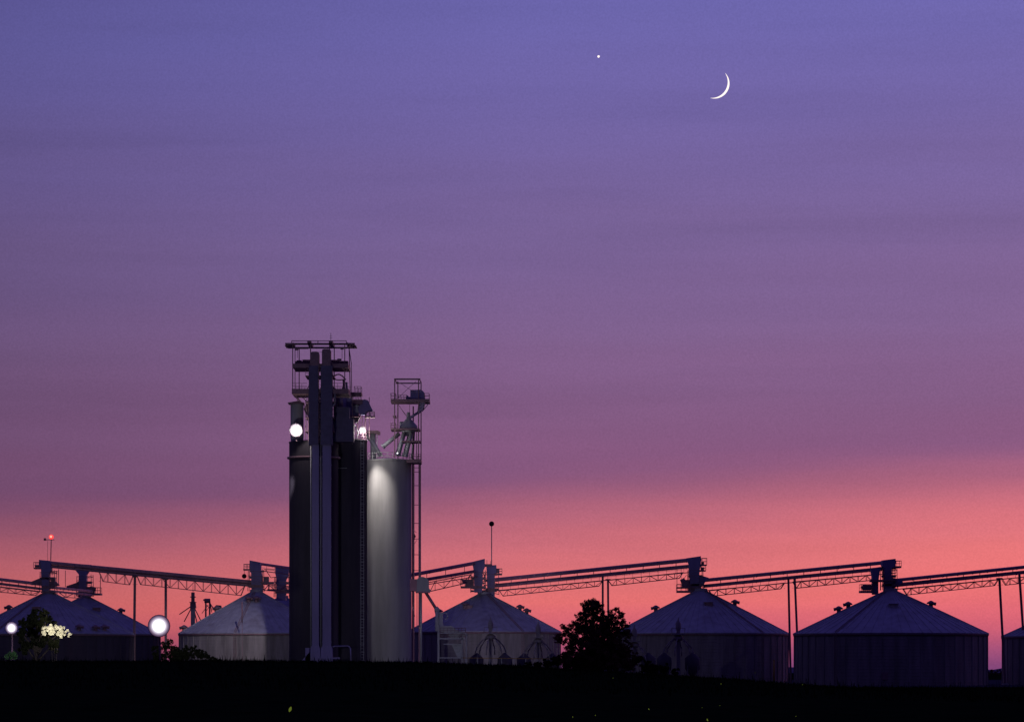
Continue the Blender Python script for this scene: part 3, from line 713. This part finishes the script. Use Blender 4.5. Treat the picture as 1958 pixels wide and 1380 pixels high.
D(690).T(401,1152,411,1167,2).L(394,1155,401,1162,.9).L(401,1158,394,1168,.9).T(402,1152,405,1170,1.6).T(398,1156,386,1172,1.2).build('spout', M['steel'], t)
t = thing('cyclone_vent', 'small dark cyclone rising behind the floodlit bin roof', 'cyclone', at(414,1172,640))
D(640).Q([(410,1160),(414,1156),(423,1157),(424,1163),(417,1172),(411,1172)],1.2).build('hood', M['steel'], t)

# ------------------------------------------------------------------ trees and shrubs
def leaf_cloud(m, blobs, n, size):
    tot = sum(b[3]**2 for b in blobs)
    for b in blobs:
        k = int(n*b[3]**2/tot)
        for i in range(k):
            v = Vector((random.gauss(0,1), random.gauss(0,1), random.gauss(0,1))).normalized()*b[3]*random.random()**.45
            p = Vector(b[:3])+Vector((v.x, v.y, v.z*.85))
            a = Vector((random.gauss(0,1),random.gauss(0,1),random.gauss(0,1))).normalized(); c_ = a.orthogonal().normalized()
            s = size*random.uniform(.5,1.3); w = a.cross(c_)
            m.add([p-a*s, p-c_*s*.45+w*s*.1, p+a*s, p+c_*s*.45], [(0,1,2,3)])
def tree(name, label, px, Y, top, blobs_px, n, size, m_, trunk=True, cat='tree', z0=0, dens=2.5):
    c = at(px, HY, Y); t = thing(name, label, cat, (c.x, Y, z0))
    m = MB(); k = Y/F; bl = []
    for (x, y, r, dy) in blobs_px:
        q = at(x, y, Y); R = r*k
        # each lobe breaks up into small clumps
        for j in range(max(5, int(r*dens))):
            v = Vector((random.gauss(0,1), random.gauss(0,1), random.gauss(0,1))).normalized()*R*random.random()**.5*(.92 if random.random() < .85 else 1.25)
            bl.append((q.x+v.x, Y+dy+v.y, max(z0+.3, q.z+v.z), R*random.uniform(.10,.24)+.08))
    leaf_cloud(m, bl, n, size); m.build('crown', m_, t)
    m = MB(); zt = at(px, top, Y).z
    if trunk:
        m.tube((c.x,Y,z0-.2), (c.x+.15,Y,z0+(zt-z0)*.45), .38, .24); m.tube((c.x+.15,Y,z0+(zt-z0)*.45), (c.x,Y,z0+(zt-z0)*.9), .24, .06)
        tr = m.build('trunk', M['bark'], t)
        m = MB()
        for (x,y,r,dy) in blobs_px:
            q = at(x,y,Y); q.y += dy; m.tube((c.x+.1,Y,z0+(zt-z0)*random.uniform(.3,.5)), q, .16, .05, n=6)
            for j in range(4): m.tube(q, q+Vector((random.uniform(-1,1),random.uniform(-1,1),random.uniform(.2,1)))*r*k*.9, .05, .015, n=4)
        m.build('limb', M['bark'], t)
    else:
        for j in range(6): m.tube((c.x,Y,z0-.1), (c.x+random.uniform(-1,1), Y+random.uniform(-.6,.6), z0+(zt-z0)*.6), .07, .03, n=5)
        m.build('stem', M['bark'], t)
    return t
tree('leafy_tree', 'large dark tree standing before the bins right of centre', 1135, 470, 1143,
     [(1134,1165,23,0),(1122,1158,12,1),(1144,1157,11,-1),(1112,1180,14,0),(1152,1178,16,1),(1172,1180,15,-1),(1188,1175,9,0),(1192,1188,10,0),(1180,1165,7,1),(1105,1195,14,0),(1085,1205,14,0),(1078,1198,7,0),(1072,1222,14,0),
      (1120,1205,22,0),(1150,1205,22,1),(1180,1205,20,0),(1200,1212,12,0),(1100,1225,22,0),(1135,1232,26,-1),(1170,1232,24,0),(1195,1240,18,0),(1090,1250,20,0),(1120,1262,22,0),(1155,1262,24,0),(1190,1262,20,0),(1215,1258,12,0),(1105,1275,18,1),(1140,1278,20,1),(1175,1276,18,1),(1080,1268,16,1),(1205,1272,14,1),(1150,1245,26,1),(1125,1248,24,-1),(1110,1262,22,0),(1085,1262,18,-1),(1165,1268,22,-1),(1190,1252,20,1),(1140,1268,22,1),(1160,1195,16,0),(1130,1190,16,1),(1145,1215,20,-1)],
     100000, .135, M['leaf'])
tree('leafy_tree', 'dark tree near the left edge beside the small lamp', 68, 447, 1162,
     [(68,1174,11,0),(82,1172,9,1),(58,1182,12,0),(92,1183,11,-1),(72,1190,15,0),(45,1192,11,0),(100,1196,10,2),(60,1205,14,0),(85,1208,14,1.5),(42,1210,12,0),(110,1210,10,2),(75,1225,16,0),(50,1235,16,0),(100,1230,14,1)],
     26000, .13, M['leafd'])
tree('flowering_shrub', 'pale shrub brightly lit near the small left lamp', 103, 437, 1186,
     [(98,1200,9,0),(88,1203,8,0),(108,1197,7,0),(116,1203,8,0),(100,1208,10,0),(124,1209,6,0),(84,1211,6,0),(113,1212,8,0),(132,1213,4,0)],
     9000, .12, M['leaf2'], False, 'shrub', 0, .9)
tree('low_shrub', 'small green lit bush below the small left lamp', 24, 432, 1242,
     [(22,1252,7,0),(30,1254,6,0),(14,1256,5,0),(26,1248,4,0)], 500, .14, mat('green_lit_leaf',(.03,.07,.025),.8,0,.4,2), False, 'shrub', .5)
for lab, px, bl in (('dark shrub left of the floodlit bin wall', 372, [(355,1248,14,0),(372,1246,13,0),(388,1254,12,0),(402,1260,10,0),(340,1252,14,0),(415,1262,7,0)]),
                    ('dark bushes behind the brightest lamp', 322, [(318,1238,14,0),(335,1245,12,0),(300,1245,14,0),(325,1228,8,0),(345,1255,12,0),(308,1258,16,0),(330,1260,16,0)]),
                    ('dark scrub at the foot of the tree side bin', 1255, [(1235,1272,12,0),(1250,1278,12,0),(1270,1280,10,0),(1290,1284,10,0),(1222,1262,9,0)]),
                    ('dark scrub between pipe rail and large tree', 1050, [(1060,1262,12,0),(1045,1268,10,0),(1030,1272,9,0),(1010,1272,8,0)])):
    tree('low_shrub', lab, px, 462, 1240, bl, 5000, .15, M['leafd'], False, 'shrub')
# thin low growth at the horizon gap right
tree('low_shrub', 'small far bush in the gap before the right edge', 1903, 900, 1278, [(1897,1284,5,0),(1906,1285,6,0),(1914,1284,5,0),(1890,1286,5,0)], 400, .3, M['leaf'], False, 'shrub')

# ------------------------------------------------------------------ lamps
def lens_mat(r, tint):  # soft glow halo painted into the lens: emission fades toward the rim
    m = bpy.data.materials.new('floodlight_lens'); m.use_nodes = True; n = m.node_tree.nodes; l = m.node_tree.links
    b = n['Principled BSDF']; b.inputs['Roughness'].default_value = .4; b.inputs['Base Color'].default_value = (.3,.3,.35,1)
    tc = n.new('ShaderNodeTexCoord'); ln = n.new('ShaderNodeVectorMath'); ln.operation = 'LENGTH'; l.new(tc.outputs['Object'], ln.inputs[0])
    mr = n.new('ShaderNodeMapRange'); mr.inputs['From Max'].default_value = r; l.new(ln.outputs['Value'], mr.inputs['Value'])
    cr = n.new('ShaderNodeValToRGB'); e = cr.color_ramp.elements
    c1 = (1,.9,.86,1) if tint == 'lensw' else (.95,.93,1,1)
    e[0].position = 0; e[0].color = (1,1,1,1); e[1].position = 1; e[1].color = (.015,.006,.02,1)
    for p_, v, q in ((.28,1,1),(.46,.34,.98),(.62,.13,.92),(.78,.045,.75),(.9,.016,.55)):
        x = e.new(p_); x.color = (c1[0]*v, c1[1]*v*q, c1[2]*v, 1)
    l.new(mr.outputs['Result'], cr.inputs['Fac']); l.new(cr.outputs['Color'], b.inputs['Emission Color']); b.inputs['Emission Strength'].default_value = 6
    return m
def floodlight(label, px, py, Y, r, grid, lens, pole=None, group='lit floodlights'):
    c = at(px, py, Y)
    z0 = pole if pole is not None else c.z
    t = thing('floodlight', label, 'floodlight', (c.x, Y, z0 if pole is not None else c.z-r*1.6), group)
    n = 0
    for gx, gz in grid:
        p = c+Vector((gx*r*1.02, 0, gz*r*1.02)); m = MB()
        q = p+Vector((0, .55*r, 0))
        # bell reflector opening toward -Y
        m2 = []
        for (rr, yy) in ((r*.35, .9*r),(r*.8, .5*r),(r, 0.0),(r*.94, 0.02)): m2.append((rr, yy))
        k = 20; vs = [(p.x+rr*math.cos(2*math.pi*i/k), p.y+yy, p.z+rr*math.sin(2*math.pi*i/k)) for rr, yy in m2 for i in range(k)]
        m.add(vs, [(j*k+i, j*k+(i+1)%k, (j+1)*k+(i+1)%k, (j+1)*k+i) for j in range(3) for i in range(k)]+[tuple(range(k-1,-1,-1))], True)
        h = m.build('lamp_head', M['steel'], t)
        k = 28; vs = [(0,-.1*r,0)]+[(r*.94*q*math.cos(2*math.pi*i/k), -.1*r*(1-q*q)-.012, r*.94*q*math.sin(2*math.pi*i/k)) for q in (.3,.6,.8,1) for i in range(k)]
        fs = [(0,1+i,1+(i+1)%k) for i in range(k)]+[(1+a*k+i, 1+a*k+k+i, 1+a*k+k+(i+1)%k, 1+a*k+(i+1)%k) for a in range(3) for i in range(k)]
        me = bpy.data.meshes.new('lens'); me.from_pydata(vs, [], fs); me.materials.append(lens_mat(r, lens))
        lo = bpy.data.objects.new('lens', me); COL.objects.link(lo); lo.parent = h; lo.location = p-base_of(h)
    m = MB(); m.box(c.x-r*.8, c.x+r*.8, Y+r*.55, Y+r*.55+.12, c.z-.06, c.z+.06); m.box(c.x-.06, c.x+.06, Y+r*.55, Y+r*.55+.12, c.z-r*1.6, c.z+r*.7)
    m.build('bracket', M['steel'], t)
    if pole is not None:
        MB().tube((c.x, Y+r*.6+.1, z0-.1), (c.x, Y+r*.6+.1, c.z+.1), .14, .1).build('pole', M['steel'], t)
    return c
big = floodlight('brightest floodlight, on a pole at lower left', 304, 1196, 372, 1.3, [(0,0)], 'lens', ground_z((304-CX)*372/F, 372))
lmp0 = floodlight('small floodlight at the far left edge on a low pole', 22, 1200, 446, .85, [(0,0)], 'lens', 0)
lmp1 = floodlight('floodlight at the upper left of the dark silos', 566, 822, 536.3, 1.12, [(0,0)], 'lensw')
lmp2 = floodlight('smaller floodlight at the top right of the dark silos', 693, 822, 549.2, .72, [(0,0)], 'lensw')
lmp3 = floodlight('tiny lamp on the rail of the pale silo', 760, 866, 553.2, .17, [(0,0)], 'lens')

def spot(name, loc, target, watts, ang, blend=.5, col=(1,.93,.86), size=.15):
    l = bpy.data.lights.new(name, 'SPOT'); l.energy = watts; l.spot_size = math.radians(ang); l.spot_blend = blend
    l.color = col; l.shadow_soft_size = size
    o = bpy.data.objects.new(name, l); COL.objects.link(o); o.location = loc
    o.rotation_euler = (Vector(target)-Vector(loc)).to_track_quat('-Z','Y').to_euler(); return o
def point(name, loc, watts, col=(1,.95,.9), size=.2):
    l = bpy.data.lights.new(name, 'POINT'); l.energy = watts; l.color = col; l.shadow_soft_size = size
    o = bpy.data.objects.new(name, l); COL.objects.link(o); o.location = loc; return o
# floodlight on the left dark silo washes the bin behind it
spot('floodlight_beam', Vector((-34.8,527,at(0,834,527).z)), Vector((-53.2,581,9.5)), 36000, 22.5, .6, (.95,.88,.96), .15)
point('floodlight_spill', lmp1+Vector((.2,-1.0,-.3)), 420, (1,.9,.82))
# lamp over the pale silo
spot('silo_lamp_beam', Vector((-24.7,551.3,at(0,840,551.3).z)), Vector((-22.2,553.6,6.0)), 13500, 72, 1, (1,.94,.88), .3)
point('silo_lamp_glow', Vector((-24.5,551.3,at(0,836,551.3).z)), 480, (1,.96,.92), .3)
point('silo_lamp_spill', at(697,826,547.5), 260, (1,.93,.86))
# small lamp toward the middle bin
spot('loadout_lamp_beam', at(862,1180,508), at(975,1185,587), 23000, 19, .6, (.85,.78,1), .2)
# unseen spot added low in front to light the pale shrub
spot('hidden_shrub_beam', at(66,1228,424), at(108,1203,437), 26000, 27, 1, (1,.97,.86), .1)
point('yard_lamp_spill', at(24,1225,428), 160, (.8,1,.7), .3)
point('housing_fill', at(826,1150,535), 110, (1,.95,.9), .3)  # fill light added to brighten the white housing and pole, no fixture
# brightest lamp: faint spill on neighbouring roofs
spot('pole_lamp_beam', big+Vector((0,4,1)), at(160,1190,600), 55000, 80, .9, (.80,.80,1), .4)

# ------------------------------------------------------------------ fireflies hovering over the field
def firefly(px, py, Y, L, tilt, label):
    c = at(px, py, Y); t = thing('firefly', label, 'firefly', c, 'fireflies glowing over the dark field')
    ax = Vector((math.sin(tilt), 0, math.cos(tilt)))
    def ell(name, a, b, r, m_):
        m = MB(); n_ = 10; a = c+ax*a*L; b = c+ax*b*L
        pts = [a.lerp(b, i/6) for i in range(7)]; rr = [r*L*math.sin(math.pi*(i+.35)/6.7) for i in range(7)]
        for i in range(6): m.tube(pts[i], pts[i+1], rr[i], rr[i+1], n=8)
        return m.build(name, m_, t)
    ell('abdomen', -.5, .12, .16, M['bee']); ell('thorax', .1, .42, .13, M['black'])
    m = MB(); u = Vector((1,0,0)) if abs(ax.x) < .7 else Vector((0,0,1))
    for s in (-1,1):
        r_ = c+ax*.3*L; m.add([r_, r_+u*s*.35*L+ax*.05*L, r_+u*s*.4*L-ax*.5*L, r_-ax*.3*L+u*s*.05*L], [(0,1,2,3)])
    m.build('wing', M['black'], t)
FF = [(556,1352,14,.040,.35,'largest glowing firefly, low beneath the dark silos'),
      (1352,1374,16,.022,-.4,'bright firefly at the bottom edge below the tree side bin'),
      (1240,1354,20,.018,-.6,'firefly below the right side of the large tree'),
      (1379,1306,34,.02,.5,'firefly just under the tree side bin base'),
      (1172,1295,36,.016,-.3,'faint firefly under the large tree'),
      (1139,1366,20,.013,.6,'dim firefly lower left of the large tree foot'),
      (1095,1369,18,.013,-.1,'dim firefly leftmost beneath the large tree'),
      (1535,1308,40,.018,1.2,'firefly at the foot of the column gap'),
      (1444,1285,40,.013,.4,'tiny firefly against the tree side bin wall'),
      (1522,1368,22,.012,.2,'dim firefly near the bottom below the column gap'),
      (1343,1352,22,.009,1.3,'left of two tiny fireflies close together'),
      (1377,1348,22,.009,1.4,'right of two tiny fireflies close together')]
for f in FF: firefly(*f)

# ------------------------------------------------------------------ moon and planet
def sky_pt(px, py, Y): return at(px, py, Y)
Ym = 8000; k = Ym/F
P0 = at(1357.5,187.5,Ym); P1 = at(1386,139.5,Ym)
mid = (P0+P1)/2; ch = (P1-P0); half = ch.length/2; ch.normalize(); perp = Vector((ch.z,0,-ch.x))
if perp.x < 0: perp = -perp
So = 22.2*k; Si = 18.0*k; n = 40
def arc(sag, y):
    R = (half*half+sag*sag)/(2*sag); c = mid+perp*(sag-R); a = math.asin(min(1, half/R))
    if sag > half: a = math.pi-a
    return [c+perp*R*math.cos(lerp(-a,a,i/n))+ch*R*math.sin(lerp(-a,a,i/n)) for i in range(n+1)]
ao = arc(So,0); ai = arc(Si,0); vs = []
for o, i in zip(ao, ai):
    mdl = (o+i)/2; vs += [o, mdl-Vector((0,(o-i).length*.5,0)), i]
fs = []
for j in range(n): a = j*3; fs += [(a,a+1,a+4,a+3),(a+1,a+2,a+5,a+4)]
m = MB(); m.add(vs, fs, True)
tag(m.build('moon', M['moon'], None, mid), 'thin bright crescent moon high at upper right', 'moon')
q = at(1144.5,108.5,Ym); m = MB(); m.sphere(q, 2.3*k, 16, 10)
tag(m.build('bright_planet', M['moon'], None, q), 'small bright planet left of the crescent moon', 'planet')

# ------------------------------------------------------------------ sky
w = bpy.data.worlds.new('World'); sc.world = w; w.use_nodes = True
nt = w.node_tree; N = nt.nodes; Lk = nt.links
for x in list(N): N.remove(x)
out = N.new('ShaderNodeOutputWorld'); bg = N.new('ShaderNodeBackground'); Lk.new(bg.outputs[0], out.inputs[0])
tc = N.new('ShaderNodeTexCoord'); sep = N.new('ShaderNodeSeparateXYZ'); Lk.new(tc.outputs['Generated'], sep.inputs[0])
X, Yd, Z = sep.outputs
def math_(op, a, b=None, c=None, clamp=False):
    n_ = N.new('ShaderNodeMath'); n_.operation = op; n_.use_clamp = clamp
    for i, v in enumerate((a, b, c)):
        if v is None: continue
        if isinstance(v, (int, float)): n_.inputs[i].default_value = v
        else: Lk.new(v, n_.inputs[i])
    return n_.outputs[0]
def noise(sx, sy, sz, scale, det=3, off=0):
    mp = N.new('ShaderNodeMapping'); mp.inputs['Scale'].default_value = (sx, sy, sz); mp.inputs['Location'].default_value = (off, off*.3, 0)
    mp.inputs['Rotation'].default_value = (0, math.radians(-2.5), 0)
    Lk.new(tc.outputs['Generated'], mp.inputs['Vector'])
    n_ = N.new('ShaderNodeTexNoise'); n_.inputs['Scale'].default_value = scale; n_.inputs['Detail'].default_value = det
    Lk.new(mp.outputs[0], n_.inputs['Vector']); return n_.outputs['Fac']
nz1 = noise(1.2, 1, 16, 3.0, 3); nz2 = noise(2.0, 1, 30, 4.0, 4, 3.7)
s = math_('ADD', Z, math_('MULTIPLY', X, -.0485))
s = math_('ADD', s, math_('MULTIPLY', math_('SUBTRACT', nz1, .5), .018))
def ramp(fac, stops, interp='LINEAR'):
    r = N.new('ShaderNodeValToRGB'); r.color_ramp.interpolation = interp
    e = r.color_ramp.elements
    while len(e) > 1: e.remove(e[-1])
    e[0].position = stops[0][0]; e[0].color = stops[0][1]
    for p, c_ in stops[1:]:
        x = e.new(p); x.color = c_
    Lk.new(fac, r.inputs['Fac']); return r.outputs['Color']
SK = [(-.02,(155,80,112)),(0,(192,88,112)),(.0084,(214,98,112)),(.0214,(228,112,113)),(.030,(222,114,118)),(.038,(208,110,121)),(.0455,(186,103,122)),(.052,(164,96,123)),
      (.0572,(145,90,124)),(.062,(134,87,125)),(.078,(130,91,131)),(.10,(125,95,139)),(.1346,(119,98,150)),(.167,(112,99,161)),(.199,(107,101,171)),(.27,(92,88,165))]
stops = [((p+.1), srgb(*c_)) for p, c_ in SK]+[(.55,(.05,.042,.20,1)),(1.0,(.04,.032,.19,1))]
front = ramp(math_('ADD', s, .1), stops)
def mix(f, a, b, bt='MIX'):
    n_ = N.new('ShaderNodeMix'); n_.data_type = 'RGBA'; n_.blend_type = bt
    for sk, v in (('Factor', f), ('A', a), ('B', b)):
        if isinstance(v, (int, float)): n_.inputs[sk].default_value = v
        elif isinstance(v, tuple): 
            [i_ for i_ in n_.inputs if i_.name == sk and i_.type == 'RGBA'][0].default_value = v
        else: Lk.new(v, [i_ for i_ in n_.inputs if i_.name == sk and (i_.type == 'RGBA') == (sk != 'Factor') and (sk != 'Factor' or i_.type == 'VALUE')][0])
    return [o_ for o_ in n_.outputs if o_.type == 'RGBA'][0]
# horizon haze: purple close to the ground
hz = ramp(math_('ADD', Z, .1), [(.1,(1,1,1,1)),(.103,(.75,.75,.75,1)),(.112,(.16,.16,.16,1)),(.121,(0,0,0,1))])
front = mix(hz, front, srgb(120,66,118))
# left side dimmer, right side brighter low down
lr = math_('ADD', 1.0, math_('MULTIPLY', math_('MINIMUM', X, 0.0), 1.7)); lr = math_('ADD', math_('MAXIMUM', lr, .70), math_('MULTIPLY', math_('MINIMUM', math_('MAXIMUM', X, 0.0), .2), .5))
nz3 = noise(1.1, 1, 22, 2.2, 5, 8.1)
cl = math_('ADD', .87, math_('MULTIPLY', nz2, .12)); cl = math_('ADD', cl, math_('MULTIPLY', nz3, .15))
nz4 = noise(1.6, 1, 26, 2.6, 5, 21.3)
st = N.new('ShaderNodeMapRange'); st.inputs['From Min'].default_value = .52; st.inputs['From Max'].default_value = .68; st.inputs['To Max'].default_value = .065
Lk.new(nz4, st.inputs['Value']); cl = math_('SUBTRACT', cl, st.outputs[0])
fine = noise(1, 1, 1, 1700.0, 1); cl = math_('MULTIPLY', cl, math_('ADD', .89, math_('MULTIPLY', fine, .22)))
tot = math_('MULTIPLY', lr, cl)
vm = N.new('ShaderNodeVectorMath'); vm.operation = 'SCALE'; Lk.new(front, vm.inputs[0]); Lk.new(tot, vm.inputs['Scale'])
back = ramp(Z, [(0,(.008,.005,.014,1)),(.3,(.012,.009,.035,1)),(.7,(.035,.028,.15,1)),(1,(.04,.032,.19,1))])
bf = N.new('ShaderNodeMapRange'); bf.interpolation_type = 'SMOOTHSTEP'
bf.inputs['From Min'].default_value = .75; bf.inputs['From Max'].default_value = -.3; Lk.new(Yd, bf.inputs['Value'])
full = mix(bf.outputs[0], vm.outputs[0], back)
Lk.new(full, bg.inputs['Color']); bg.inputs['Strength'].default_value = 1.0

# last glow of the sun that has set behind the bins
l = bpy.data.lights.new('afterglow_sun', 'SUN'); l.energy = .05; l.angle = math.radians(12); l.color = (1,.45,.4)
o = bpy.data.objects.new('afterglow_sun', l); COL.objects.link(o); o.rotation_euler = Vector((-.25,-1,-.05)).to_track_quat('-Z','Y').to_euler()

# ------------------------------------------------------------------ camera
cd = bpy.data.cameras.new('Camera'); cam = bpy.data.objects.new('Camera', cd); COL.objects.link(cam); sc.camera = cam
cam.location = (0, 0, ZC); cam.rotation_euler = (math.radians(90), 0, 0)
cd.sensor_width = 36; cd.lens = 36*F/W0; cd.shift_y = (HY-690)/W0
cd.clip_start = .5; cd.clip_end = 30000
sc.view_settings.view_transform = 'Standard'; sc.view_settings.look = 'None'; sc.view_settings.exposure = 0
sc.cycles.max_bounces = 4; sc.cycles.use_denoising = True; sc.cycles.sample_clamp_indirect = 1.0
